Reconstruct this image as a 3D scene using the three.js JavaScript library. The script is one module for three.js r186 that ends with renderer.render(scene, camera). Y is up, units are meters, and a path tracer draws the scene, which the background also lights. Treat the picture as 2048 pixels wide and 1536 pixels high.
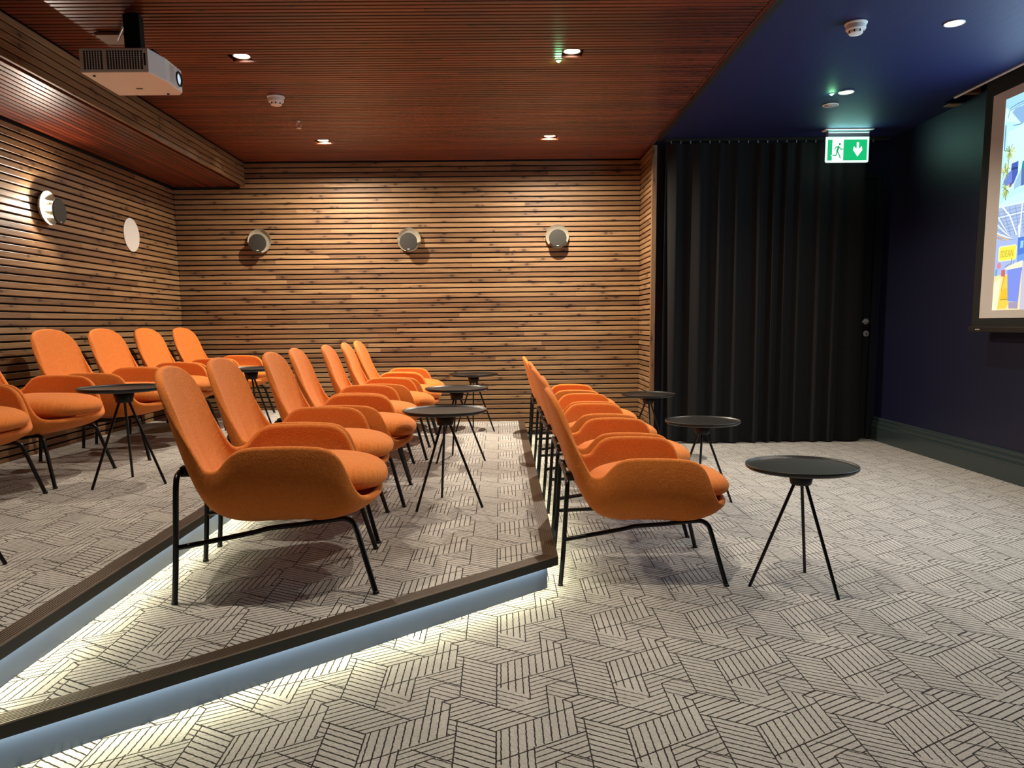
import * as THREE from 'three';
import { mergeGeometries } from 'three/addons/utils/BufferGeometryUtils.js';
import { RoundedBoxGeometry } from 'three/addons/geometries/RoundedBoxGeometry.js';
import { RectAreaLightUniformsLib } from 'three/addons/lights/RectAreaLightUniformsLib.js';

// ------------------------------------------------------------------ camera, renderer, exposure
const scene = new THREE.Scene();
scene.background = new THREE.Color(0x000000);
const renderer = new THREE.WebGLRenderer();
renderer.toneMapping = THREE.LinearToneMapping;
renderer.toneMappingExposure = 1.0;
renderer.shadowMap.enabled = true;
RectAreaLightUniformsLib.init();

const CAM_H = 1.08, FPX = 1560;
const camera = new THREE.PerspectiveCamera(2 * Math.atan(768 / FPX) * 180 / Math.PI, 2048 / 1536, 0.05, 60);
{
  const d = new THREE.Vector3((1000 - 1024) / FPX, (855 - 647) / FPX, -1).normalize();   // where the room's depth axis points, in the lens
  const roll = 0.0135, c = -(d.x + roll * d.y) / d.z;
  const X = new THREE.Vector3(1, roll, c).normalize(), Z = d.clone().negate(), Y = new THREE.Vector3().crossVectors(Z, X);
  const m = new THREE.Matrix4().set(X.x, X.y, X.z, 0, Y.x, Y.y, Y.z, 0, Z.x, Z.y, Z.z, 0, 0, 0, 0, 1);
  camera.quaternion.setFromRotationMatrix(m);
  camera.position.set(0, CAM_H, 0);
  camera.setViewOffset(2048, 1536, 0, -87, 2048, 1536);   // lens centre sits below the picture's centre
}
const LIGHT = { down: 8.8, wash: 30, blueDown: 6, sconce: 1.7, led: 82, screen: 3.9, exit: 3.5 };
const WARM = new THREE.Color(1.0, 0.88, 0.72), LEDC = new THREE.Color(1.0, 0.99, 0.68);

// ------------------------------------------------------------------ dimensions (metres)
const XL = -3.02, XR = 3.374, ZF = -7.53, ZB = -6.97, ZN = 1.6;      // left slat face, right wall, far slat face, blue far wall, near wall
const CEIL = 2.59, CEILB = 2.62, XE = 1.34;                            // slat ceiling, blue ceiling, edge between them
const SOFX = -2.356, SOFY = 2.37;                                      // soffit face and underside
const T1 = 0.14, T2 = 0.275;                                           // platform heights

// ------------------------------------------------------------------ helpers
let seed = 1234567;
const rnd = () => { seed = (seed * 1664525 + 1013904223) >>> 0; return seed / 4294967296; };
const rr = (a, b) => a + (b - a) * rnd();
const taken = {};
function numbered(n) { if (!(n in taken)) { taken[n] = 0; return n; } taken[n]++; return n + '_' + String(taken[n]).padStart(3, '0'); }
function mesh(name, geo, mat, parent = scene) {
  const m = new THREE.Mesh(geo, mat); m.name = name; m.castShadow = m.receiveShadow = true; parent.add(m); return m;
}
function thing(name, label, category, [x, y, z] = [0, 0, 0], turn = 0, group) {
  const o = new THREE.Group(); o.name = numbered(name); o.position.set(x, y, z); o.rotation.y = turn;
  o.userData = { label, category }; if (group) o.userData.group = group; scene.add(o); return o;
}
function structure(name, label) { const o = new THREE.Group(); o.name = name; o.userData = { kind: 'structure', label }; scene.add(o); return o; }
const V = (x, y, z) => new THREE.Vector3(x, y, z);
function box(x0, x1, y0, y1, z0, z1) { const g = new THREE.BoxGeometry(x1 - x0, y1 - y0, z1 - z0); g.translate((x0 + x1) / 2, (y0 + y1) / 2, (z0 + z1) / 2); return g; }
function rbox(x0, x1, y0, y1, z0, z1, r = 0.003, s = 2) { const g = new RoundedBoxGeometry(x1 - x0, y1 - y0, z1 - z0, s, r); g.translate((x0 + x1) / 2, (y0 + y1) / 2, (z0 + z1) / 2); return g; }
function tube(pts, r, seg = 24, rad = 10, tension = 0.5) {
  const c = new THREE.CatmullRomCurve3(pts.map(p => V(...p)), false, 'catmullrom', tension);
  const g = new THREE.TubeGeometry(c, seg, r, rad, false), n = pts.length;
  const cap = (p, q) => { const k = new THREE.CircleGeometry(r, rad), dir = V(...p).sub(V(...q)).normalize(); k.applyQuaternion(new THREE.Quaternion().setFromUnitVectors(V(0, 0, 1), dir)); k.translate(...p); return k; };
  return mergeGeometries([g, cap(pts[0], pts[1]), cap(pts[n - 1], pts[n - 2])]);
}
const rod = (a, b, r, rad = 10) => tube([a, [(a[0] + b[0]) / 2, (a[1] + b[1]) / 2, (a[2] + b[2]) / 2], b], r, 2, rad);
const lathe = (pts, seg = 48) => new THREE.LatheGeometry(pts.map(p => new THREE.Vector2(...p)), seg);
function grid(rows, closed = false) {           // rows of Vector3 -> smooth surface with uv
  const R = rows.length, C = rows[0].length, pos = [], uv = [], idx = [];
  for (let i = 0; i < R; i++) for (let j = 0; j < C; j++) { const p = rows[i][j]; pos.push(p.x, p.y, p.z); uv.push(...(p.uv || [j / (C - 1), i / (R - 1)])); }
  for (let i = 0; i < R - 1; i++) for (let j = 0; j < C - 1; j++) { const a = i * C + j, b = a + 1, c = a + C, d = c + 1; idx.push(a, c, b, b, c, d); }
  const g = new THREE.BufferGeometry(); g.setAttribute('position', new THREE.Float32BufferAttribute(pos, 3)); g.setAttribute('uv', new THREE.Float32BufferAttribute(uv, 2)); g.setIndex(idx); g.computeVertexNormals();
  if (closed) { const n = g.attributes.normal; for (let i = 0; i < R; i++) { const a = i * C, b = a + C - 1, v = V(n.getX(a) + n.getX(b), n.getY(a) + n.getY(b), n.getZ(a) + n.getZ(b)).normalize(); n.setXYZ(a, v.x, v.y, v.z); n.setXYZ(b, v.x, v.y, v.z); } }
  return g;
}
function rectLight(color, intensity, w, h, pos, xAxis, emitDir) {   // emits along emitDir, width along xAxis
  const l = new THREE.RectAreaLight(color, intensity, w, h), z = V(...emitDir).normalize().negate(), x = V(...xAxis).normalize(), y = new THREE.Vector3().crossVectors(z, x);
  l.quaternion.setFromRotationMatrix(new THREE.Matrix4().makeBasis(x, y, z)); l.position.set(...pos); return l;
}

// ------------------------------------------------------------------ procedural textures
const hash = (x, y, s) => { let h = (x * 374761393 + y * 668265263 + s * 2147483647) | 0; h = Math.imul(h ^ (h >>> 13), 1274126177); return ((h ^ (h >>> 16)) >>> 0) / 4294967296; };
function pnoise(u, v, pu, pv, s) {              // periodic value noise; u in [0,pu), v in [0,pv)
  const x = Math.floor(u), y = Math.floor(v), fx = u - x, fy = v - y, m = (a, p) => ((a % p) + p) % p;
  const sx = fx * fx * (3 - 2 * fx), sy = fy * fy * (3 - 2 * fy), x0 = m(x, pu), x1 = m(x + 1, pu), y0 = m(y, pv), y1 = m(y + 1, pv);
  const a = hash(x0, y0, s), b = hash(x1, y0, s), c = hash(x0, y1, s), d = hash(x1, y1, s);
  return a + (b - a) * sx + (c - a) * sy + (a - b - c + d) * sx * sy;
}
function dataTexture(w, h, fn, srgb = true) {
  const data = new Uint8Array(w * h * 4);
  for (let j = 0; j < h; j++) for (let i = 0; i < w; i++) { const c = fn(i / w, j / h, i, j), k = (j * w + i) * 4; data[k] = c[0]; data[k + 1] = c[1]; data[k + 2] = c[2]; data[k + 3] = 255; }
  const t = new THREE.DataTexture(data, w, h); t.wrapS = t.wrapT = THREE.RepeatWrapping; t.magFilter = THREE.LinearFilter; t.minFilter = THREE.LinearMipmapLinearFilter; t.generateMipmaps = true;
  if (srgb) t.colorSpace = THREE.SRGBColorSpace; t.needsUpdate = true; return t;
}
const mix = (a, b, t) => a + (b - a) * t, cl = x => Math.max(0, Math.min(1, x));
// pine: 1.6 m along the grain, 0.24 m across
const knots = []; for (let i = 0; i < 15; i++) knots.push([rr(0, 1.6), rr(0, 0.24), rr(0.006, 0.014), rnd()]);
const grainOf = (u, v) => {
  let x = u * 1.6, y = v * 0.24, k = 0, warp = 0;
  for (const [kx, ky, kr] of knots) {
    let dx = Math.abs(x - kx), dy = Math.abs(y - ky); dx = Math.min(dx, 1.6 - dx); dy = Math.min(dy, 0.24 - dy);
    const e = Math.hypot(dx / 2.0, dy) / kr; k = Math.max(k, cl(1.5 - e)); warp += Math.exp(-e * e / 7) * 0.8; 
    const tail = Math.exp(-((dx / (kr * 7)) ** 2)) * Math.exp(-((dy / (kr * 1.1)) ** 2)); k = Math.max(k, tail * 0.42);
  }
  const broad = pnoise(u * 5, v * 10, 5, 10, 3), fine = pnoise(u * 40, v * 160, 40, 160, 5), mid = pnoise(u * 9, v * 48, 9, 48, 7);
  const ring = 0.5 + 0.5 * Math.sin((v * 26 + mid * 1.6 + warp) * Math.PI * 2);
  return { g: cl(0.30 * ring + 0.30 * mid + 0.22 * fine + 0.18 * broad), k, fine };
};
const pineMap = dataTexture(1024, 256, (u, v) => { const { g, k } = grainOf(u, v), t = cl(g * 1.05); let c = [mix(218, 154, t), mix(188, 118, t), mix(148, 82, t)]; const q = k * 0.68; return [mix(c[0], 52, q), mix(c[1], 30, q), mix(c[2], 16, q)]; });
const pineBump = dataTexture(512, 128, (u, v) => { const { g, k } = grainOf(u, v), b = 255 * cl(0.8 - 0.45 * g - 0.2 * k); return [b, b, b]; }, false);
const woodMats = (tints, rough, extra = {}) => tints.map(c => new THREE.MeshPhysicalMaterial({ color: c, map: pineMap, bumpMap: pineBump, bumpScale: 0.0008, roughness: rough, ...extra }));
const WALLW = woodMats([0xc0b4a4, 0xb2a492, 0xc8beae, 0xa69686, 0xbaac9a, 0x9a8a7a], 0.55);
const CEILW = woodMats([0x964e3a, 0x80402f, 0xa25842, 0x703427, 0x8c4735], 0.42, { clearcoat: 0.35, clearcoatRoughness: 0.28 });

// woollen felt
const feltMap = dataTexture(512, 512, (u, v) => { const a = pnoise(u * 128, v * 128, 128, 128, 11), b = pnoise(u * 256, v * 256, 256, 256, 12), c = pnoise(u * 24, v * 24, 24, 24, 13), t = cl(0.45 * a + 0.4 * b + 0.15 * c); return [mix(188, 230, t), mix(94, 138, t), mix(26, 56, t)]; });
const feltBump = dataTexture(256, 256, (u, v) => { const b = 255 * cl(0.6 * pnoise(u * 100, v * 100, 100, 100, 21) + 0.4 * pnoise(u * 40, v * 40, 40, 40, 22)); return [b, b, b]; }, false);
for (const t of [feltMap, feltBump]) t.repeat.set(4.2, 4.2);
const FELT = new THREE.MeshPhysicalMaterial({ map: feltMap, bumpMap: feltBump, bumpScale: 0.0012, roughness: 0.92, sheen: 0.35, sheenColor: new THREE.Color(1, 0.55, 0.3), sheenRoughness: 0.6 });

// carpet: the woven line pattern repeats every 0.348 x 0.412 m
function carpetTextures() {
  const S = 2048, CW = 0.348, CH = 0.412, NX = 2, NY = 2, sx = S / (CW * NX * 1000), sy = S / (CH * NY * 1000);
  const cv = document.createElement('canvas'); cv.width = cv.height = S; const g = cv.getContext('2d');
  g.fillStyle = 'rgb(178,173,165)'; g.fillRect(0, 0, S, S);
  g.lineCap = 'round';
  const A = Math.tan(Math.PI / 6);
  const segs = [];                              // [x0,v0,x1,v1,strength] in millimetres
  const E = (a, b, w = 1) => segs.push([...a, ...b, w]);
  const inside = (p, q) => { let c = false; for (let i = 0, j = q.length - 1; i < q.length; j = i++) if ((q[i][1] > p[1]) !== (q[j][1] > p[1]) && p[0] < (q[j][0] - q[i][0]) * (p[1] - q[i][1]) / (q[j][1] - q[i][1]) + q[i][0]) c = !c; return c; };
  function hatch(poly, dir, first, step, w) {    // dir: 'V' (x const), 'B' (v = k + A x), 'C' (v = k - A x)
    for (let n = -60; n < 60; n++) {
      const k = first + n * step, P = t => dir === 'V' ? [k, t] : dir === 'B' ? [t, k + A * t] : [t, k - A * t];
      let from = null, last = null;
      for (let t = -420; t <= 620; t += 1.5) { const p = P(t), i = inside(p, poly); if (i && !from) from = p; if (!i && from) { if (Math.hypot(last[0] - from[0], last[1] - from[1]) > 8) E(from, last, w); from = null; } last = p; }
    }
  }
  const st = 22.3 / Math.cos(Math.PI / 6);
  const R1 = [[240, 58], [348, -3], [348, -270], [240, -208]], R2 = [[-132, 70], [0, 0], [113, 66], [0, 142], [-108, 200], [-156, 168], [-132, 150]];
  const R3 = [[0, 0], [207, 120], [207, -22], [98, -82], [98, -216], [0, -152]], R3b = [[148, 86], [148, 208], [192, 170], [207, 158], [207, 120]];
  const R4 = [[216, 69], [240, 56], [240, -8], [216, -20]], R5 = [[148, 260], [194, 290], [240, 266], [240, 200], [192, 170], [148, 208]];
  const R6 = [[98, 330], [240, 404], [240, 266], [194, 290], [148, 260], [148, 86], [113, 66], [20, 126], [98, 176]], R7 = [[0, 260], [98, 196], [98, 176], [20, 126], [0, 142]];
  hatch(R1, 'C', 58 + A * 240, st, 1); hatch(R2, 'B', 0, st, 0.95); hatch(R3, 'V', 12.6, 22.3, 1.1); hatch(R3b, 'V', 12.6, 22.3, 1.05); hatch(R4, 'C', 69 + A * 216, st, 0.7);
  hatch(R5, 'C', 208 + A * 148, st, 0.75); hatch(R6, 'B', 330 - A * 98, st, 0.78); hatch(R7, 'C', 260, st, 0.72);
  E([240, 58], [240, -208], 1.15); E([348, -3], [348, -270], 1.15); E([240, 58], [348, -3], 1.1); E([216, 70], [240, 58], 1); E([-108, 200], [113, 66], 1.1); E([0, 0], [216, 125], 1.1); E([0, -146], [240, -8], 1.1);
  E([216, 151], [216, -18], 1.15); E([192, 170], [240, 200], 0.6); E([192, 170], [216, 151], 1); E([148, 260], [148, 86], 1.15); E([98, -82], [98, -236], 1.1); E([131, 328], [240, 266], 1); E([148, 260], [194, 290], 0.8);
  for (let cy = -1; cy <= NY; cy++) for (let cx = -1; cx <= NX; cx++) for (const [x0, v0, x1, v1, w] of segs) {
    const px = x => (x + cx * 348) * sx, py = v => S - (v + cy * 412) * sy;
    const n = Math.max(2, Math.round(Math.hypot(x1 - x0, v1 - v0) / 7)), th = Math.abs(x1 - x0) > 5 ? 1.35 : 1.2;
    const ph = rnd() * 9; let qx = 0, qy = 0;
    for (let i = 0; i <= n; i++) {
      const t = i / n, j = 0.55 * Math.sin(ph + i * 1.3) + rr(-0.35, 0.35), X = px(mix(x0, x1, t) + j), Y = py(mix(v0, v1, t) + j * 0.7);
      if (i) { g.strokeStyle = `rgba(${30 + rr(-8, 14)},${24 + rr(-8, 12)},${19 + rr(-6, 10)},${Math.min(1, 1.05 * w) * rr(0.85, 1)})`; g.lineWidth = 3.1 * th * sx * (0.75 + 0.25 * w) * rr(0.8, 1.15); g.beginPath(); g.moveTo(qx, qy); g.lineTo(X, Y); g.stroke(); }
      qx = X; qy = Y;
    }
  }
  const im = g.getImageData(0, 0, S, S), D = im.data;
  const out = new Uint8Array(S * S * 4);
  for (let j = 0; j < S; j++) for (let i = 0; i < S; i++) {
    const k = (j * S + i) * 4, u = i / S, v = j / S;
    const n = 0.5 * pnoise(u * 512, v * 512, 512, 512, 31) + 0.3 * pnoise(u * 220, v * 220, 220, 220, 32) + 0.2 * pnoise(u * 14, v * 14, 14, 14, 33), f = 0.86 + 0.28 * n;
    const o = ((S - 1 - j) * S + i) * 4;
    for (let c = 0; c < 3; c++) out[o + c] = Math.min(255, D[k + c] * f); out[o + 3] = 255;
  }
  const t = new THREE.DataTexture(out, S, S); t.wrapS = t.wrapT = THREE.RepeatWrapping; t.magFilter = THREE.LinearFilter; t.minFilter = THREE.LinearMipmapLinearFilter; t.generateMipmaps = true; t.anisotropy = 8; t.colorSpace = THREE.SRGBColorSpace; t.needsUpdate = true;
  t.repeat.set(1 / (CW * NX), 1 / (CH * NY)); t.offset.set(-0.3235 / (CW * NX), -1.9597 / (CH * NY));
  return t;
}
const carpetMap = carpetTextures();
const carpetBump = dataTexture(512, 512, (u, v) => { const b = 255 * (0.6 * pnoise(u * 256, v * 256, 256, 256, 41) + 0.4 * pnoise(u * 90, v * 90, 90, 90, 42)); return [b, b, b]; }, false); carpetBump.repeat.set(1.6, 1.6);
const CARPET = new THREE.MeshPhysicalMaterial({ map: carpetMap, bumpMap: carpetBump, bumpScale: 0.003, roughness: 0.97, sheen: 0.2, sheenRoughness: 0.8 });
const wallNoise = dataTexture(256, 256, (u, v) => { const b = 255 * (0.5 * pnoise(u * 128, v * 128, 128, 128, 51) + 0.5 * pnoise(u * 40, v * 40, 40, 40, 52)); return [b, b, b]; }, false); wallNoise.repeat.set(2, 2);

const std = (color, roughness = 0.6, metalness = 0, extra = {}) => new THREE.MeshStandardMaterial({ color, roughness, metalness, ...extra });
const M = {
  black: std(0x0b0a09, 0.85), navy: std(0x090c2a, 0.5, 0, { bumpMap: wallNoise, bumpScale: 0.0006 }), navyCeil: std(0x0d184a, 0.6, 0, { bumpMap: wallNoise, bumpScale: 0.0005 }),
  slate: std(0x2e3839, 0.24), riser: std(0x3c4862, 0.32), nosing: std(0x5a4a3a, 0.5, 0.25), nosingFace: std(0x17140f, 0.55),
  tubeBlack: std(0x0d0d0e, 0.32, 0.3), tableBlack: std(0x1a1613, 0.36, 0.15), tableTop: std(0x17130f, 0.38, 0.1), hubBlack: std(0x0e0d0c, 0.5),
  white: std(0xe6e2dc, 0.45), whiteGloss: std(0xeeeae2, 0.3), darkSlot: std(0x1a0d08, 0.8), greyMetal: std(0x8a8a8a, 0.35, 0.8), chrome: std(0xd8d8d8, 0.32, 0.7),
  sconceBody: std(0xa69d8b, 0.42, 0.25), sconceFace: std(0x25221b, 0.6, 0.1), curtain: new THREE.MeshPhysicalMaterial({ color: 0x050404, roughness: 0.95, sheen: 0.06, sheenColor: new THREE.Color(0.3, 0.27, 0.22), sheenRoughness: 0.7, bumpMap: wallNoise, bumpScale: 0.0008 }),
  door: std(0x0a0b10, 0.5), frame: std(0x0b0d16, 0.5), screenBlack: std(0x17130f, 0.9), screenWhite: std(0xcfc8c0, 0.9), bar: std(0x2a241d, 0.45, 0.2),
  lens: new THREE.MeshStandardMaterial({ color: 0xffffff, emissive: new THREE.Color(1, 0.9, 0.7), emissiveIntensity: 14, roughness: 0.5 }),
  bulb: new THREE.MeshStandardMaterial({ color: 0xffffff, emissive: new THREE.Color(1, 0.86, 0.6), emissiveIntensity: 16, roughness: 0.5 }),
  ledTape: new THREE.MeshStandardMaterial({ color: 0xffffff, emissive: LEDC, emissiveIntensity: 4, roughness: 0.5 }),
  greenLed: new THREE.MeshStandardMaterial({ color: 0x20ff60, emissive: new THREE.Color(0.25, 1, 0.4), emissiveIntensity: 6 }),
  glass: new THREE.MeshPhysicalMaterial({ color: 0x9fb8d8, roughness: 0.05, metalness: 0, clearcoat: 1, emissive: new THREE.Color(0.7, 0.85, 1), emissiveIntensity: 0.8 }),
};

// ------------------------------------------------------------------ slats
function slatGeo(len, w, d, c = 0.0025) {        // along +x, face towards +z, back at z = 0
  const h = w / 2, pr = [[-h, 0], [h, 0], [h, d - c], [h - c, d], [-h + c, d], [-h, d - c]], u0 = rnd() * 1.6, v0 = rnd() * 0.24, pos = [], nor = [], uv = [], idx = [];
  let acc = 0;
  for (let i = 0; i < pr.length; i++) {
    const a = pr[i], b = pr[(i + 1) % pr.length], l = Math.hypot(b[0] - a[0], b[1] - a[1]), ny = (b[1] - a[1]) / l, nz = -(b[0] - a[0]) / l, k = pos.length / 3;
    for (const [x, p, q] of [[0, a, acc], [len, a, acc], [0, b, acc + l], [len, b, acc + l]]) { pos.push(x, p[0], p[1]); nor.push(0, ny, nz); uv.push((u0 + x) / 1.6, (v0 + q) / 0.24); }
    idx.push(k, k + 2, k + 1, k + 1, k + 2, k + 3); acc += l;
  }
  for (const [x, s] of [[0, -1], [len, 1]]) { const k = pos.length / 3; pr.forEach(p => { pos.push(x, p[0], p[1]); nor.push(s, 0, 0); uv.push((u0 + p[1]) / 1.6, (v0 + p[0]) / 0.24); }); for (let i = 1; i < pr.length - 1; i++) s > 0 ? idx.push(k, k + i + 1, k + i) : idx.push(k, k + i, k + i + 1); }
  const g = new THREE.BufferGeometry(); g.setAttribute('position', new THREE.Float32BufferAttribute(pos, 3)); g.setAttribute('normal', new THREE.Float32BufferAttribute(nor, 3)); g.setAttribute('uv', new THREE.Float32BufferAttribute(uv, 2)); g.setIndex(idx); return g;
}
const basis = (x, y, z) => new THREE.Matrix4().makeBasis(V(...x), V(...y), V(...z));
// a run of boards from a to b along axis, every piece a mesh of its own; keep(m0, m1) false -> gathered
function boardRun(parent, name, from, to, at, frame, w, d, mats, gather, cutAt, lmin = 1.2, lmax = 2.8) {
  let p = from; const dir = V().setFromMatrixColumn(frame, 0);
  while (p < to - 0.01) {
    let q = p === from ? p + rr(lmin * 0.4, lmax) : p + rr(lmin, lmax); if (to - q < lmin * 0.5) q = to; q = Math.min(q, to);
    const g = slatGeo(q - p - 0.0008, w, d), mat = mats[Math.floor(rnd() * mats.length)];
    if (gather && cutAt(p, q)) { g.applyMatrix4(frame.clone().setPosition(at(p))); gather.push([g, mat]); }
    else { const m = mesh(name, g, mat, parent); m.quaternion.setFromRotationMatrix(frame); m.position.copy(at(p)); }
    p = q;
  }
}
const WP = 0.0465, WW = 0.0355, WD = 0.022;

// ------------------------------------------------------------------ room shell
function worldUV(g) { const p = g.attributes.position, uv = g.attributes.uv; for (let i = 0; i < p.count; i++) uv.setXY(i, p.getX(i), -p.getZ(i)); return g; }
{ const f = mesh('floor', worldUV(box(XL - 0.15, XR + 0.15, -0.12, 0, -7.75, ZN + 0.15)), CARPET); f.userData = { kind: 'structure', label: 'grey patterned carpet floor in front of the stepped platforms' }; }
{ // far slat wall
  const s = structure('wall_far', 'far wall clad in horizontal stained pine slats');
  mesh('backing', box(XL - 0.2, 1.40, 0, 2.75, ZF - 0.2, ZF - WD), M.black, s);
  const fr = basis([1, 0, 0], [0, 1, 0], [0, 0, 1]);
  for (let y = CEIL - 0.03; y > 0.02; y -= WP) { const yy = y; boardRun(s, 'slat', y > SOFY ? SOFX - 0.05 : XL + 0.001, 1.33, p => V(p, yy, ZF - WD), fr, WW, WD, WALLW, null, null, 0.9, 2.4); }
}
{ // return of the far wall beside the curtain
  const s = structure('wall_return', 'narrow slatted return wall beside the black curtain');
  mesh('backing', box(1.33 + WD, 1.40, 0, 2.75, ZF - 0.02, ZB - 0.001), M.black, s);
  const fr = basis([0, 0, 1], [0, 1, 0], [-1, 0, 0]);
  for (let y = CEIL - 0.03; y > 0.02; y -= WP) boardRun(s, 'slat', ZF + 0.001, ZB, p => V(1.33 + WD, y, p), fr, WW, WD, WALLW, null, null, 2, 3);
  const e = mesh('end_board', slatGeo(2.58, 0.043, 0.024), WALLW[1], s); e.quaternion.setFromRotationMatrix(basis([0, 1, 0], [-1, 0, 0], [0, 0, 1])); e.position.set(1.3515, 0.005, ZB);
}
{ // left slat wall
  const s = structure('wall_left', 'long side wall clad in horizontal stained pine slats'), far = [];
  mesh('backing', box(XL - 0.2, XL - WD, 0, 2.75, ZF - 0.2, ZN + 0.2), M.black, s);
  const fr = basis([0, 0, -1], [0, 1, 0], [1, 0, 0]);
  for (let y = CEIL - 0.03; y > 0.02; y -= WP) { if (y > SOFY) continue; const yy = y; boardRun(s, 'slat', -ZN, -ZF - 0.001, p => V(XL - WD, yy, -p), fr, WW, WD, WALLW, far, (p, q) => q < 4.2, 1.4, 3.2); }
  gathered(far, s);
}
function gathered(list, parent) {
  for (const mat of new Set(list.map(x => x[1]))) { const m = mesh('slat', mergeGeometries(list.filter(x => x[1] === mat).map(x => x[0])), mat, parent); m.userData.kind = 'stuff'; }
}
const SLP = 0.042, SLW = 0.0315, SLD = 0.022;      // ceiling slats: spacing, width, depth
const DL = [[-1.45, -6.76], [0.43, -6.68], [-1.45, -4.72], [0.43, -4.66], [-1.45, -2.66], [0.43, -2.64]].map(([x, z]) => [x, ZF + 0.02 + Math.round((z - 0.056 - SLW / 2 - ZF - 0.02) / SLP) * SLP + SLW / 2 + 0.056]);   // set between slats
{ // slatted ceiling
  const s = structure('ceiling', 'dark reddish slatted timber ceiling'), rest = [], P = SLP, W = SLW, D = SLD, H = 0.058;
  mesh('backing', box(XL - 0.2, XE + 0.06, CEIL + D, 2.8, ZF - 0.2, ZN + 0.2), M.black, s);
  const fr = basis([1, 0, 0], [0, 0, 1], [0, -1, 0]);
  for (let z = ZF + 0.02; z < ZN; z += P) {
    const zz = z, cuts = DL.filter(d => Math.abs(d[1] - z) < H + W / 2 - 0.004).map(d => [d[0] - H, d[0] + H]).sort((a, b) => a[0] - b[0]);
    let x = SOFX + 0.002; const spans = []; for (const [a, b] of cuts) { spans.push([x, a]); x = b; } spans.push([x, XE - 0.032]);
    for (const [a, b] of spans) boardRun(s, 'slat', a, b, p => V(p, CEIL + D, zz), fr, W, D, CEILW, rest, () => zz > -3.5, 1.4, 3.4);
  }
  gathered(rest, s);
  let z = ZF; while (z < ZN - 0.1) { const L = Math.min(rr(2.2, 3.4), ZN - z), m = mesh('edge_trim', slatGeo(L - 0.001, 0.03, 0.03), CEILW[3], s); m.quaternion.setFromRotationMatrix(basis([0, 0, 1], [-1, 0, 0], [0, -1, 0])); m.position.set(XE - 0.015, CEIL + 0.026, z); z += L; }
}
{ // soffit along the left wall
  const s = structure('trim_1', 'dropped slatted soffit running along the side wall under the ceiling'), rest = [];
  mesh('backing', box(XL - 0.02, SOFX - 0.018, SOFY + 0.018, 2.62, ZF, ZN), M.black, s);
  const fu = basis([0, 0, 1], [-1, 0, 0], [0, -1, 0]), ff = basis([0, 0, -1], [0, 1, 0], [1, 0, 0]);
  for (let x = XL + 0.02; x < SOFX - 0.03; x += 0.0445) { const xx = x; boardRun(s, 'slat', ZF + 0.001, ZN, p => V(xx, SOFY + 0.018, p), fu, 0.037, 0.018, CEILW, rest, p => p > -3.2, 1.6, 3.6); }
  for (let i = 0; i < 5; i++) { const yy = SOFY + 0.02 + i * 0.0435; boardRun(s, 'face_board', -ZN, -ZF - 0.001, p => V(SOFX - 0.018, yy, -p), ff, 0.036, 0.018, WALLW, rest, (p, q) => q < 3.2, 1.8, 3.6); }
  gathered(rest, s);
}
{ // blue part of the room
  const w = mesh('wall_right', box(XR, XR + 0.2, -0.1, 2.85, -7.3, ZN + 0.2), M.navy); w.userData = { kind: 'structure', label: 'plain navy painted wall behind the projection screen' };
  const b = structure('wall_blue', 'navy painted wall behind the black curtain');
  mesh('plaster', box(1.40, 2.40, 0, 2.8, ZB - 0.2, ZB), M.navy, b); mesh('plaster', box(2.40, XR + 0.1, 2.30, 2.8, ZB - 0.2, ZB), M.navy, b); mesh('plaster', box(3.345, XR + 0.1, 0, 2.30, ZB - 0.2, ZB), M.navy, b); mesh('plaster', box(1.376, 1.40, 0, 2.62, ZB - 0.1, ZB), M.navy, b);
  const n = mesh('wall_near', box(XL - 0.2, XR + 0.2, -0.1, 2.85, ZN, ZN + 0.15), M.navy); n.userData = { kind: 'structure', label: 'plain navy wall behind the viewer' };
  const c = structure('ceiling_blue', 'deep blue painted ceiling with a slot for the screen');
  mesh('plaster', box(XE - 0.001, 3.223, CEILB, 2.8, -7.3, ZN + 0.2), M.navyCeil, c);
  mesh('plaster', box(3.223, XR + 0.1, CEILB, 2.8, -7.3, -5.83), M.navyCeil, c); mesh('plaster', box(3.223, XR + 0.1, CEILB, 2.8, -2.2, ZN + 0.2), M.navyCeil, c);
  mesh('slot_top', box(3.2, XR + 0.1, 2.79, 2.83, -5.9, -2.1), M.black, c);
  mesh('slot_trim', rbox(3.214, 3.229, 2.612, 2.632, -5.70, -2.2, 0.002), M.whiteGloss, c);
  mesh('slot_flap', rbox(3.255, 3.345, 2.606, 2.612, -5.9, -5.815, 0.001), std(0x8a7a5c, 0.5), c);
  mesh('slot_end', box(3.235, 3.36, 2.63, 2.74, -5.68, -5.62), std(0x6b4a33, 0.6), c);
}
{ // baseboard profile along the right wall
  const prof = [[0, 0], [0.030, 0], [0.030, 0.118], [0.0335, 0.122], [0.0335, 0.130], [0.027, 0.136], [0.024, 0.150], [0.027, 0.160], [0.027, 0.166], [0.019, 0.172], [0.016, 0.184], [0.019, 0.192], [0.019, 0.200], [0.013, 0.206], [0.006, 0.210], [0, 0.210]];
  const sh = new THREE.Shape(prof.map(p => new THREE.Vector2(...p))), L = ZN + 6.945, g = new THREE.ExtrudeGeometry(sh, { depth: L, bevelEnabled: false });
  g.applyMatrix4(basis([-1, 0, 0], [0, 1, 0], [0, 0, -1]).setPosition(V(XR, 0, ZN)));
  const m = mesh('baseboard_right', g, M.slate); m.userData = { kind: 'structure', label: 'tall moulded slate grey baseboard along the navy wall' };
}

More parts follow.
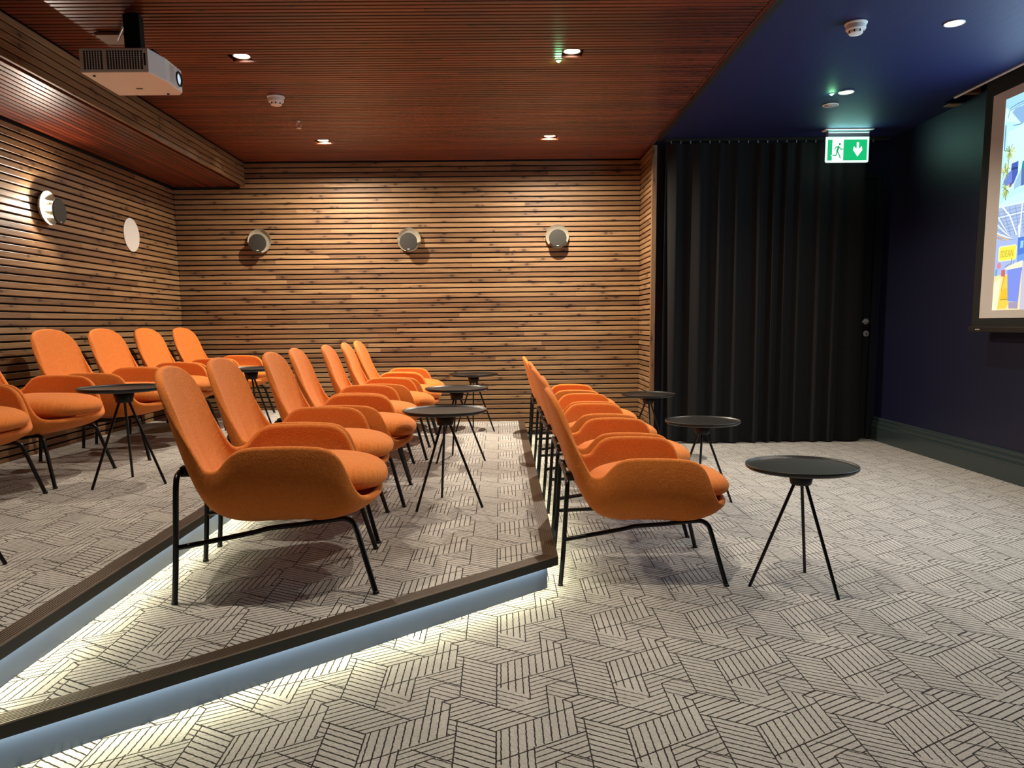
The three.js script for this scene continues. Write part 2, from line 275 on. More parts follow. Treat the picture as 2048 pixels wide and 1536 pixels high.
// ------------------------------------------------------------------ stepped platforms
const DIAG = V(-1.435, 0, 1.294).normalize();
function platform(name, label, top, base, c0, edgeX, farZ, ledParts) {
  // c0: outer nosing corner [x,z]; straight edge runs from it to farZ, angled edge runs along DIAG to the side wall
  const s = structure(name, label), OV = 0.044, NW = 0.062, C = V(c0[0], 0, c0[1]), t = (XL - C.x) / DIAG.x, Eend = C.clone().addScaledVector(DIAG, t);
  const n1 = V(1, 0, 0), n2 = V(-DIAG.z, 0, DIAG.x).normalize(); if (n2.z < 0) n2.negate();
  const bis = n1.clone().add(n2); bis.multiplyScalar(1 / bis.dot(n1));                     // mitre direction, one metre of offset
  const off = d => { const c = C.clone().addScaledVector(bis, d), a = V(C.x + d, 0, farZ), e = Eend.clone().addScaledVector(n2, d); e.addScaledVector(DIAG, (XL - 0.02 - e.x) / DIAG.x); return [a, c, e]; };
  const prism = (inset, y0, y1) => { const [a, c, e] = off(-inset), sh = new THREE.Shape([[XL - 0.02, -farZ], [a.x, -a.z], [c.x, -c.z], [e.x, -e.z]].map(p => new THREE.Vector2(...p))), g = new THREE.ExtrudeGeometry(sh, { depth: y1 - y0, bevelEnabled: false }); g.rotateX(-Math.PI / 2); g.translate(0, y0, 0); return g; };
  mesh('riser', prism(OV, base, top - 0.014), M.riser, s);
  mesh('carpet_top', worldUV(prism(NW - 0.001, top - 0.015, top - 0.001)), CARPET, s);
  const sweep = (profile) => { const rows = profile.map(([d, y]) => off(d).map(p => V(p.x, y, p.z))), gs = []; for (let i = 0; i < rows.length - 1; i++) { const g = grid([rows[i], rows[i + 1]]).toNonIndexed(); g.computeVertexNormals(); gs.push(g); } return mergeGeometries(gs); };
  const P = [[-NW, top - 0.01], [-NW, top + 0.001]]; for (let i = 0; i < 6; i++) { const d = -NW + 0.005 + i * 0.0088; P.push([d, top + 0.001], [d + 0.0006, top - 0.0016], [d + 0.0034, top - 0.0016], [d + 0.004, top + 0.001]); }
  P.push([-0.003, top + 0.001], [0, top - 0.002]);
  mesh('nosing', sweep(P), M.nosing, s);
  mesh('nosing_face', sweep([[0, top - 0.002], [0, top - 0.036], [-0.006, top - 0.036], [-0.006, top - 0.016], [-OV - 0.002, top - 0.016]]), M.nosingFace, s);
  const yl = top - 0.030, [a, c, e] = off(-0.027);
  for (const [p, q] of [[a, c], [c, e]]) {
    const d = q.clone().sub(p), L = d.length() - 0.03; d.normalize(); const mid = p.clone().add(q).multiplyScalar(0.5);
    const g = new THREE.BoxGeometry(L, 0.004, 0.010); g.applyMatrix4(new THREE.Matrix4().makeBasis(d, V(0, 1, 0), new THREE.Vector3().crossVectors(d, V(0, 1, 0)))); g.translate(mid.x, yl + 0.004, mid.z);
    mesh('led_strip', g, M.ledTape, s);
    s.add(rectLight(LEDC, LIGHT.led, L, 0.010, [mid.x, yl, mid.z], d.toArray(), [0, -1, 0]));
  }
  return s;
}
platform('platform', 'lower carpeted platform with ribbed dark nosing and strip light under its edge', T1, 0, [0.224, -3.07], 0, ZF + 0.002);
platform('platform_001', 'upper carpeted platform with ribbed dark nosing along the side wall', T2, T1, [-1.292, -1.70], 0, ZF + 0.002);

// ------------------------------------------------------------------ ceiling lamps
function downlight([x, z], y, label, wide, inten, group) {
  const t = thing('downlight', label, 'ceiling lamp', [x, y, z], 0, group);
  mesh('trim_ring', lathe([[0.042, 0.001], [0.050, 0.001], [0.052, -0.003], [0.050, -0.005], [0.045, -0.005], [0.042, 0.0005]], 40), M.white, t);
  const l = mesh('lens', lathe([[0, -0.0012], [0.042, -0.0012], [0.0422, 0.0006], [0, 0.0006]], 32), M.lens, t);
  const s = new THREE.SpotLight(WARM, inten, 0, (wide ? 88 : 68) * Math.PI / 180, wide ? 0.75 : 0.7, 2); s.position.set(0, -0.003, 0); s.target.position.set(0, -1, 0); s.castShadow = true; s.shadow.radius = 0.4; t.add(s, s.target);
}
const dlNames = ['recessed ceiling lamp in the slats nearest the far wall, above the platform chairs', 'recessed ceiling lamp in the slats near the far wall, closest to the curtain', 'recessed ceiling lamp in the slats beside the projector', 'recessed ceiling lamp in the slats with a green indicator beside it'];
DL.forEach((d, i) => downlight(d, CEIL + SLD - 0.0015, dlNames[i] || ['recessed ceiling lamp in the slats overhead, above the upper step, out of view', 'recessed ceiling lamp in the slats overhead, above the lower step corner, out of view'][i - 4], i < 2, i < 2 ? LIGHT.wash : LIGHT.down, undefined));
const DB = [[2.41, -4.31], [2.385, -5.545], [2.41, -3.1]];
['recessed ceiling lamp in the blue ceiling, the brighter one nearer the screen', 'recessed ceiling lamp in the blue ceiling beside a green indicator and a speaker'].forEach((n, i) => downlight(DB[i], CEILB - 0.001, n, false, LIGHT.blueDown));
for (const d of DB.slice(2)) downlight(d, CEILB - 0.001, 'recessed ceiling lamp in the blue ceiling out of view above', false, LIGHT.blueDown, 'blue ceiling lamps out of view');

// ------------------------------------------------------------------ wall sconces
function sconce(pos, turn, label, side, power) {       // local: wall plane z = 0, outwards +z; side -1/+1: which way the lamp throws its light, 0: dark
  const t = thing('wall_sconce', label, 'wall lamp', pos, turn), rf = 0.082, zb = 0.036, zf = 0.100, dy = -0.024;
  mesh('bowl', lathe([[0.03, 0.004], [0.062, 0.007], [0.092, 0.018], [0.1085, zb], [0.1105, zb], [0.096, 0.013], [0.064, 0.001], [0.03, 0.0005]], 56).rotateX(Math.PI / 2), M.sconceBody, t);
  const f = mesh('front_disc', lathe([[0, 0.004], [rf - 0.004, 0.004], [rf, 0.001], [rf, -0.006], [0, -0.006]], 48), M.sconceFace, t); f.rotation.x = Math.PI / 2; f.position.set(0, dy, zf); mesh('maker_tag', box(-.011, .011, .0042, .0052, .066, .070), M.white, f);
  mesh('mount', lathe([[0.022, 0.003], [0.022, zf - 0.004]], 24).rotateX(Math.PI / 2), M.sconceBody, t);
  if (side) {
    const sh = []; for (const z of [0.012, 0.094]) { const a = []; for (let i = 0; i <= 20; i++) { const p = mix(-0.56, 0.56, i / 20) * Math.PI; a.push(V(-side * 0.056 * Math.cos(p), 0.056 * Math.sin(p) + dy * z * 8, z)); } sh.push(a); }
    const sg = grid(sh); mesh('shield', mergeGeometries([sg]), new THREE.MeshStandardMaterial({ color: 0x554a3c, roughness: 0.6, side: THREE.DoubleSide }), t);
    const b = mesh('bulb', new THREE.SphereGeometry(0.013, 16, 12), M.bulb, t); b.position.set(side * 0.048, 0, 0.068);
    const l = new THREE.PointLight(WARM, power, 0, 2); l.position.copy(b.position); l.castShadow = true; l.shadow.radius = 0.6; t.add(l);
  }
  return t;
}
sconce([-2.239, 1.87, ZF], 0, 'round wall sconce on the far wall nearest the corner', 0, 0);
sconce([-0.842, 1.868, ZF], 0, 'round wall sconce in the middle of the far wall', 0, 0);
sconce([0.549, 1.886, ZF], 0, 'round wall sconce on the far wall nearest the curtain', 0, 0);
sconce([XL, 1.876, -5.38], Math.PI / 2, 'lit round wall sconce on the side wall, beside the white speaker', -1, LIGHT.sconce);
sconce([XL, 1.876, -3.98], Math.PI / 2, 'round wall sconce further along the side wall, out of view', 1, LIGHT.sconce);

// ------------------------------------------------------------------ chairs
const KEY = [ // rim, floor control, wall control (forward, up, side)
  [0.368, 0.33, 0, 0.18, 0.262, 0, 0.3, 0.272, 0], [0.358, 0.33, 0.13, 0.18, 0.262, 0.1, 0.3, 0.274, 0.13], [0.328, 0.332, 0.225, 0.17, 0.258, 0.18, 0.28, 0.28, 0.23], [0.296, 0.346, 0.278, 0.16, 0.255, 0.23, 0.26, 0.29, 0.29],
  [0.274, 0.384, 0.3, 0.155, 0.252, 0.255, 0.238, 0.3, 0.322], [0.254, 0.441, 0.307, 0.15, 0.25, 0.268, 0.222, 0.312, 0.332], [0.232, 0.486, 0.309, 0.145, 0.248, 0.277, 0.206, 0.325, 0.336], [0.192, 0.515, 0.31, 0.13, 0.246, 0.285, 0.18, 0.34, 0.338],
  [0.12, 0.525, 0.31, 0.09, 0.244, 0.288, 0.115, 0.352, 0.338], [0.03, 0.528, 0.308, 0.04, 0.243, 0.288, 0.035, 0.36, 0.336], [-0.055, 0.526, 0.304, -0.02, 0.243, 0.284, -0.055, 0.36, 0.332], [-0.1, 0.513, 0.297, -0.06, 0.243, 0.277, -0.1, 0.355, 0.324],
  [-0.13, 0.486, 0.289, -0.09, 0.243, 0.268, -0.135, 0.345, 0.316], [-0.156, 0.456, 0.281, -0.115, 0.243, 0.256, -0.165, 0.338, 0.306], [-0.182, 0.447, 0.273, -0.14, 0.243, 0.24, -0.19, 0.335, 0.295], [-0.2076, 0.4545, 0.262, -0.165, 0.243, 0.22, -0.2119, 0.3367, 0.284],
  [-0.2352, 0.5003, 0.254, -0.19, 0.24, 0.195, -0.2334, 0.3451, 0.268], [-0.2729, 0.5825, 0.25, -0.21, 0.24, 0.16, -0.2484, 0.3653, 0.24], [-0.3085, 0.6666, 0.242, -0.23, 0.238, 0.12, -0.2594, 0.3923, 0.2], [-0.3379, 0.7339, 0.213, -0.24, 0.236, 0.09, -0.2667, 0.42, 0.15],
  [-0.3599, 0.7722, 0.153, -0.25, 0.235, 0.06, -0.2712, 0.4386, 0.1], [-0.3702, 0.7863, 0.075, -0.255, 0.235, 0.03, -0.274, 0.4481, 0.05], [-0.373, 0.79, 0, -0.26, 0.235, 0, -0.276, 0.448, 0]];
function shellGeometry() {
  const full = [...KEY, ...KEY.slice(1, -1).reverse().map(k => k.map((v, i) => i % 3 === 2 ? -v : v))], n = full.length, NT = 132, NS = 20, TH = 0.027;
  const cat = (a, b, c, d, t) => 0.5 * (2 * b + (c - a) * t + (2 * a - 5 * b + 4 * c - d) * t * t + (3 * b - a - 3 * c + d) * t * t * t);
  const at = t => { const f = t * n, i = Math.floor(f), u = f - i, k = j => full[((i + j) % n + n) % n]; return k(0).map((_, c) => cat(k(-1)[c], k(0)[c], k(1)[c], k(2)[c], u)); };
  const C = V(.05, .258, 0), mid = [];
  for (let s = 0; s <= NS; s++) { const row = [], w = 0.02 + 0.98 * s / NS; for (let j = 0; j <= NT; j++) { const k = at(j / NT), b0 = (1 - w) ** 3, b1 = 3 * w * (1 - w) ** 2, b2 = 3 * w * w * (1 - w), b3 = w ** 3; row.push(V(b0 * C.x + b1 * k[3] + b2 * k[6] + b3 * k[0], b0 * C.y + b1 * k[4] + b2 * k[7] + b3 * k[1], b0 * C.z + b1 * k[5] + b2 * k[8] + b3 * k[2])); } mid.push(row); }
  const nor = mid.map((row, s) => row.map((p, j) => { const a = mid[Math.min(NS, s + 1)][j].clone().sub(mid[Math.max(0, s - 1)][j]), b = mid[s][(j + 1) % NT].clone().sub(mid[s][(j - 1 + NT) % NT]); return new THREE.Vector3().crossVectors(a, b).normalize(); }));
  const up = nor[2][0].y < 0 ? -1 : 1; nor.forEach(r => r.forEach(v => v.multiplyScalar(up)));      // towards the sitter
  const uvOf = p => [p.x + 0.35 * p.z, p.y + 0.6 * p.z];
  const rows = [], push = (p) => { p.uv = uvOf(p); return p; };
  for (let s = 0; s <= NS; s++) rows.push(mid[s].map((p, j) => push(p.clone().addScaledVector(nor[s][j], TH / 2))));
  for (let k = 1; k < 6; k++) { const a = k / 6 * Math.PI; rows.push(mid[NS].map((p, j) => { const e = p.clone().sub(mid[NS - 1][j]).normalize(); return push(p.clone().addScaledVector(nor[NS][j], Math.cos(a) * TH / 2).addScaledVector(e, Math.sin(a) * TH / 2)); })); }
  for (let s = NS; s >= 0; s--) rows.push(mid[s].map((p, j) => push(p.clone().addScaledVector(nor[s][j], -TH / 2))));
  return grid(rows, true);
}
function cushionGeometry() {
  const rows = [], NT = 72, NR = 12, cx = 0.085, cz = 0;
  const plan = (a) => { const c = Math.cos(a), s = Math.sin(a), e = 2.9, rx = c > 0 ? 0.318 : 0.285, rz = 0.272; return Math.pow(Math.pow(Math.abs(c) / rx, e) + Math.pow(Math.abs(s) / rz, e), -1 / e); };
  const P = (a, q, sgn) => { const r = plan(a) * q, x = cx + r * Math.cos(a), z = r * Math.sin(a) * (1 - 0.06 * Math.max(0, Math.cos(a))), edge = Math.pow(Math.max(0, 1 - Math.pow(q, 8)), 0.5), ym = 0.396 - 0.012 * cl((x - 0.15) / 0.25) ** 2 - 0.02 * cl((-x) / 0.2), p = V(x, ym + sgn * 0.047 * edge + (sgn > 0 ? 0.014 * (1 - q * q) : 0), z); p.uv = [p.x + 0.2 * p.y, p.z + p.y]; return p; };
  for (let i = 0; i <= NR; i++) { const q = Math.sin(i / NR * Math.PI / 2), row = []; for (let j = 0; j <= NT; j++) row.push(P(-j / NT * Math.PI * 2, Math.max(0.001, q), 1)); rows.push(row); }
  for (let i = NR - 1; i >= 0; i--) { const q = Math.sin(i / NR * Math.PI / 2), row = []; for (let j = 0; j <= NT; j++) row.push(P(-j / NT * Math.PI * 2, Math.max(0.001, q), -1)); rows.push(row); }
  return grid(rows, true);
}
function glide(x, z) { const m = new THREE.Mesh(lathe([[0, .0005], [.0112, .0005], [.0112, .008], [.0098, .010], [0, .010]], 14).translate(x, 0, z), M.hubBlack); m.name = 'glide'; m.castShadow = m.receiveShadow = true; return m; }
function makeChair() {
  const t = new THREE.Group(); t.name = 'armchair';
  mesh('shell', shellGeometry(), FELT, t);
  mesh('seat_cushion', cushionGeometry(), FELT, t);
  const R = 0.0098;
  for (const s of [1, -1]) {
    mesh('leg', tube([[-.335, 0, s * .25], [-.322, .15, s * .25], [-.309, .36, s * .248], [-.305, .418, s * .244], [-.304, .440, s * .228], [-.304, .446, s * .19]], R, 40), M.tubeBlack, t).add(glide(-.335, s * .25));
    mesh('leg', tube([[.345, 0, s * .28], [.318, .10, s * .262], [.283, .228, s * .24], [.270, .252, s * .232], [.245, .262, s * .222], [.20, .258, s * .214]], R, 40), M.tubeBlack, t).add(glide(.345, s * .28));
    mesh('stretcher', tube([[.205, .2585, s * .2145], [.10, .244, s * .20], [.01, .236, s * .19], [-.03, .231, s * .188], [-.07, .222, s * .19], [-.20, .208, s * .222], [-.313, .197, s * .249]], R * 0.92, 40), M.tubeBlack, t);
    mesh('bracket', rbox(-.310, -.268, .425, .462, s * .15 - .022, s * .15 + .022, .006), M.hubBlack, t);
  }
  mesh('crossbar', rod([-.304, .446, -.2], [-.304, .446, .2], R), M.tubeBlack, t);
  return t;
}
const chairProto = makeChair();
function placeChair(x, y, z, turn, label, group) { const c = chairProto.clone(); c.name = numbered('armchair'); c.position.set(x, y, z); c.rotation.y = turn * Math.PI / 180; c.userData = { label, category: 'armchair', group }; scene.add(c); }
const ord = ['nearest', 'second', 'third', 'fourth', 'fifth', 'sixth', 'farthest'];
[[.575, -3.36, -1], [.59, -4.10, -1], [.58, -4.92, 1], [.585, -5.67, 0], [.57, -6.60, -1]].forEach(([x, z, a], i) =>
  placeChair(x, 0, z, a, ['orange felt armchair on the floor in front of the lower step, nearest of its row', 'orange felt armchair on the floor, second in the row before the lower step', 'orange felt armchair on the floor, third in the row before the lower step', 'orange felt armchair on the floor, fourth in the row before the lower step', 'orange felt armchair on the floor, last in its row by the far wall'][i], 'front row armchairs on the floor'));
[[-.835, -2.885, 9], [-.905, -3.56, 4], [-.87, -4.24, 3], [-.925, -4.95, 4], [-.885, -5.65, 3], [-.885, -6.33, 3], [-.91, -7.02, 1]].forEach(([x, z, a], i) =>
  placeChair(x, T1, z, a, i === 0 ? 'orange felt armchair on the lower platform, large in front, nearest of its row' : i === 6 ? 'orange felt armchair on the lower platform, last in its row against the far wall' : `orange felt armchair on the lower platform, ${ord[i]} in its row`, 'middle row armchairs on the lower platform'));
[[-2.60, -3.53, 0], [-2.60, -4.22, -3], [-2.50, -5.02, 0], [-2.50, -5.69, 0], [-2.50, -6.37, 0], [-2.48, -7.04, -1]].forEach(([x, z, a], i) =>
  placeChair(x, T2, z, a, i === 0 ? 'orange felt armchair on the upper platform, cut off at the picture edge' : i === 5 ? 'orange felt armchair on the upper platform, in the far corner of the slatted walls' : `orange felt armchair on the upper platform by the side wall, ${ord[i]} in its row`, 'back row armchairs on the upper platform'));

// ------------------------------------------------------------------ side tables
function makeTable() {
  const t = new THREE.Group(), H = 0.506, R = 0.2175; t.name = 'side_table';
  mesh('tray_top', lathe([[0, H - .012], [R - .016, H - .010], [R - .007, H - .004], [R - .004, H], [R - .001, H], [R, H - .004], [R - .002, H - .012], [R - .012, H - .019], [R - .04, H - .022], [0, H - .022]], 72), M.tableTop, t);
  mesh('hub', lathe([[0, H - .082], [.037, H - .082], [.041, H - .078], [.052, H - .0215], [0, H - .0215]], 32), M.hubBlack, t);
  for (let i = 0; i < 3; i++) { const a = i * Math.PI * 2 / 3, c = Math.cos(a), s = Math.sin(a); mesh('leg', rod([.025 * c, H - .074, .025 * s], [.196 * c, 0, .196 * s], .0068), M.tubeBlack, t); }
  return t;
}
const tableProto = makeTable();
function placeTable(x, y, z, footAngle, label, group) { const c = tableProto.clone(); c.name = numbered('side_table'); c.position.set(x, y, z); c.rotation.y = footAngle * Math.PI / 180; c.userData = { label, category: 'side table', group }; scene.add(c); }
placeTable(1.203, 0, -3.067, 180, 'black round side table standing alone on the floor, nearest one', 'side tables on the floor');
placeTable(1.18, 0, -4.52, 10, 'black round side table on the floor in front of the curtain', 'side tables on the floor');
placeTable(1.19, 0, -6.26, 30, 'black round side table on the floor by the slatted return wall', 'side tables on the floor');
placeTable(-.29, T1, -4.0, 342, 'black round side table on the lower platform, nearest of three', 'side tables on the lower platform');
placeTable(-.305, T1, -5.37, 345, 'black round side table on the lower platform, middle of three', 'side tables on the lower platform');
placeTable(-.24, T1, -6.88, 335, 'black round side table on the lower platform, farthest of three by the wall', 'side tables on the lower platform');
placeTable(-1.94, T2, -4.03, 352, 'black round side table on the upper platform, fully in view', 'side tables on the upper platform');
placeTable(-1.82, T2, -5.72, 300, 'black round side table on the upper platform, half hidden behind chair backs', 'side tables on the upper platform');
placeTable(-1.86, T2, -2.5, 45, 'black round side table on the upper platform, only a leg in view', 'side tables on the upper platform');

// ------------------------------------------------------------------ projector
{
  const t = thing('projector', 'white ceiling projector with vented side and round lens', 'projector', [-1.76, 2.25, -4.0]);
  const X0 = -.156, X1 = .155, Z0 = -.18, Z1 = .18, Hh = .108;
  const sh = new THREE.Shape([[X0, -Z1], [X1 - .006, -Z1], [X1 + .014, -Z1 + .12], [X1 + .018, -.05], [X1 + .016, .145], [X1 - .010, -Z0], [X0, -Z0]].map(p => new THREE.Vector2(...p)));
  const g = new THREE.ExtrudeGeometry(sh, { depth: Hh - .008, bevelEnabled: true, bevelSize: .004, bevelThickness: .004, bevelSegments: 2 }); g.rotateX(-Math.PI / 2); g.translate(0, .004, 0);
  mesh('body', g, M.whiteGloss, t);
  const vent = (a, b, n) => { const vp = mesh('vent', box(a, b, .014, Hh - .012, Z1 + .0035, Z1 + .0048), M.darkSlot, t); const gs = []; for (let i = 1; i < n; i++) { const x = mix(a, b, i / n); gs.push(box(x - .0016, x + .0016, .013, Hh - .011, Z1 + .0045, Z1 + .0075)); } for (let j = 1; j < 9; j++) { const y = mix(.014, Hh - .012, j / 9); gs.push(box(a, b, y - .0005, y + .0005, Z1 + .0045, Z1 + .006)); } const m = mesh('vent_rib', mergeGeometries(gs), M.white, vp); m.userData.kind = 'stuff'; };
  vent(-.142, -.055, 7); vent(-.036, .128, 13);
  mesh('port', box(.134, .142, .03, .085, Z1 + .0035, Z1 + .0052), M.darkSlot, t);
  const lx = X1 + .004, lensR = lathe([[.020, .004], [.030, .004], [.034, .010], [.036, .018], [.031, .019], [.026, .008], [.020, .004]], 40); lensR.rotateZ(-Math.PI / 2);
  const ln = mesh('lens_ring', lensR, M.black, t); ln.position.set(lx + .004, .055, -.108);
  const le = new THREE.SphereGeometry(.026, 24, 12, 0, Math.PI * 2, 0, Math.PI / 2); le.scale(1, .35, 1); le.rotateZ(-Math.PI / 2); const lm = mesh('lens', le, M.glass, ln); lm.position.set(.009, 0, 0);
  mesh('front_grille', rbox(X1 + .016, X1 + .0225, .012, Hh - .012, -.055, .0, .002), std(0xcfc9bf, .6), t);
  mesh('seam', box(-.02, .012, -.0006, .002, -.075, -.06).rotateY(0.0), M.darkSlot, t); mesh('foot', lathe([[0, -.004], [.006, -.004], [.007, 0], [0, 0]], 16).translate(.1, 0, -.155), M.darkSlot, t); mesh('foot', lathe([[0, -.004], [.006, -.004], [.007, 0], [0, 0]], 16).translate(-.12, 0, .14), M.darkSlot, t);
  mesh('focus_dial', lathe([[0, 0], [.022, 0], [.022, .006], [0, .007]], 24).translate(.10, Hh + .004, -.11), M.black, t);
  mesh('mount_plate', rbox(-.11, .05, Hh + .012, Hh + .02, -.12, .05, .003), M.greyMetal, t); mesh('mount_arm', rbox(-.045, .035, Hh, .335, -.075, -.025, .004), M.black, t); mesh('mount_arm', rbox(.0, .10, Hh + .004, Hh + .06, -.09, -.01, .004), M.black, t);
  mesh('ceiling_plate', rbox(-.30, -.12, .318, .335, -.40, -.26, .003), M.greyMetal, t); mesh('mount_bar', rod([-.035, .31, -.045], [-.21, .322, -.33], .009), M.greyMetal, t);
}

// ------------------------------------------------------------------ small ceiling fittings
function smokeDetector(x, y, z, label) {
  const t = thing('smoke_detector', label, 'smoke detector', [x, y, z]);
  mesh('base', lathe([[0, 0], [.056, 0], [.057, -.006], [.054, -.013], [0, -.013]], 40), M.white, t);
  mesh('housing', lathe([[.047, -.012], [.050, -.016], [.050, -.034], [.046, -.040], [0, -.040]], 40), M.white, t);
  const cap = mesh('sensor_cap', lathe([[.038, -.039], [.037, -.052], [.032, -.058], [0, -.060]], 36), M.white, t);
  for (let i = 0; i < 8; i++) { const a = i * Math.PI / 4 + .2, v = mesh('vent', box(-.0035, .0035, -.054, -.042, .033, .0385), M.darkSlot, cap); v.rotation.y = a; }
}
smokeDetector(-1.466, CEIL, -5.44, 'white smoke detector on the slatted ceiling');
smokeDetector(1.885, CEILB, -4.30, 'white smoke detector on the blue ceiling');
{ const t = thing('sprinkler_head', 'small chrome sprinkler head hanging from the slatted ceiling', 'sprinkler', [-1.474, CEIL, -6.06]);
  mesh('base', lathe([[0, 0], [.014, 0], [.012, -.008], [.006, -.010], [.005, -.016], [0, -.016]], 20), M.chrome, t);
  for (const s of [1, -1]) mesh('arm', tube([[s * .005, -.014, 0], [s * .016, -.028, 0], [s * .014, -.046, 0], [0, -.056, 0]], .0022, 12, 6), M.chrome, t);
  mesh('deflector', lathe([[0, -.056], [.018, -.056], [.018, -.058], [0, -.058]], 20), M.chrome, t); }
function indicator(x, y, z, label) { const t = thing('indicator_lamp', label, 'indicator', [x, y, z]); mesh('body', lathe([[0, 0], [.017, 0], [.017, -.004], [.012, -.008], [0, -.008]], 24), M.white, t); mesh('led', lathe([[0, -.008], [.006, -.008], [.005, -.013], [0, -.014]], 16), M.greenLed, t); const l = new THREE.PointLight(new THREE.Color(.3, 1, .45), 0.035, 0, 2); l.position.set(0, -.02, 0); l.castShadow = true; t.add(l); }
indicator(.36, CEIL, -4.76, 'small green indicator light in the slatted ceiling');
indicator(2.30, CEILB, -5.58, 'small green indicator light in the blue ceiling');
{ const t = thing('ceiling_speaker', 'small round white speaker in the blue ceiling before the exit sign', 'speaker', [2.41, CEILB, -5.86]); mesh('rim', lathe([[0, 0], [.056, 0], [.056, -.006], [.050, -.008], [.048, -.005], [0, -.005]], 36), M.white, t); mesh('grille', lathe([[0, -.0055], [.047, -.0055], [.0, -.008]], 36), std(0xbcb8b4, .8), t); }
{ const t = thing('wall_speaker', 'flat round white speaker on the side wall of slats', 'speaker', [XL, 1.835, -6.605], Math.PI / 2); mesh('rim', lathe([[0, 0], [.134, 0], [.136, .004], [.132, .009], [.126, .008], [0, .006]], 64).rotateX(Math.PI / 2), M.white, t); mesh('grille', lathe([[.126, .0085], [.06, .0105], [0, .011]], 64).rotateX(Math.PI / 2), std(0xd8d2ca, .75, 0, { bumpMap: wallNoise, bumpScale: .001 }), t); }

// ------------------------------------------------------------------ exit sign
{
  const t = thing('exit_sign', 'hanging green exit sign with running figure and down arrow', 'sign', [2.865, CEILB, -6.60]);
  const cv = document.createElement('canvas'); cv.width = 512; cv.height = 256; const g = cv.getContext('2d');
  g.fillStyle = '#f4fff6'; g.fillRect(0, 0, 512, 256); g.fillStyle = '#12b06a'; g.fillRect(8, 8, 496, 240);
  g.fillStyle = '#f4fff6'; g.fillRect(66, 8, 142, 240);                                  // doorway
  g.beginPath(); g.moveTo(372, 40); g.lineTo(402, 40); g.lineTo(402, 118); g.lineTo(436, 84); g.lineTo(446, 128); g.lineTo(387, 206); g.lineTo(328, 128); g.lineTo(338, 84); g.lineTo(372, 118); g.closePath(); g.fill();
  g.strokeStyle = '#12b06a'; g.fillStyle = '#0e8a54'; g.lineCap = 'round'; g.lineJoin = 'round';
  g.beginPath(); g.arc(160, 60, 13, 0, 7); g.fill();
  const ln = (w, ...p) => { g.lineWidth = w; g.beginPath(); g.moveTo(p[0], p[1]); for (let i = 2; i < p.length; i += 2) g.lineTo(p[i], p[i + 1]); g.stroke(); };
  g.strokeStyle = '#0f9a5c'; ln(24, 146, 92, 130, 142); ln(11, 146, 88, 112, 94, 98, 118); ln(11, 150, 92, 176, 118, 202, 118); ln(13, 134, 146, 154, 178, 172, 218); ln(13, 128, 148, 118, 188, 72, 190);
  g.strokeStyle = '#f4fff6'; ln(10, 56, 192, 70, 192);
  const tex = new THREE.CanvasTexture(cv); tex.colorSpace = THREE.SRGBColorSpace;
  const face = new THREE.MeshStandardMaterial({ color: 0x101010, map: tex, emissive: 0xffffff, emissiveMap: tex, emissiveIntensity: 1.25, roughness: .4 });
  const glow = new THREE.MeshStandardMaterial({ color: 0xe8fff4, emissive: new THREE.Color(.75, 1, .9), emissiveIntensity: 1.0, roughness: .3 });
  mesh('ceiling_plate', rbox(-.20, .20, -.010, 0, -.045, .045, .003), M.white, t);
  const hous = mesh('housing', rbox(-.172, .172, -.062, -.010, -.018, .022, .004), std(0xa9adb2, .35, .5), t);
  const ps = new THREE.Shape(), w = .178, y0 = -.262, y1 = -.060, r = .016; ps.moveTo(-w, y1); ps.lineTo(-w, y0 + r); ps.quadraticCurveTo(-w, y0, -w + r, y0); ps.lineTo(w - r, y0); ps.quadraticCurveTo(w, y0, w, y0 + r); ps.lineTo(w, y1);
  const pg = new THREE.ExtrudeGeometry(ps, { depth: .008, bevelEnabled: false }); const panel = mesh('panel', pg.translate(0, 0, -.004), glow, t);
  mesh('pictogram', new THREE.PlaneGeometry(.336, .176).translate(0, -.163, .0046), face, panel);
  t.add(rectLight(new THREE.Color(.42, 1, .80), LIGHT.exit, .33, .17, [0, -.163, .012], [1, 0, 0], [0, 0, 1]));
  mesh('light_slot', box(-.165, .165, -.034, -.028, .0215, .0235), glow, hous);
  t.add(rectLight(new THREE.Color(.36, .95, .9), 55, .33, .006, [0, -.031, .0245], [1, 0, 0], [0, .35, 1]));
  t.add(rectLight(new THREE.Color(.42, 1, .80), LIGHT.exit * .4, .33, .17, [0, -.163, -.012], [1, 0, 0], [0, 0, -1]));
}

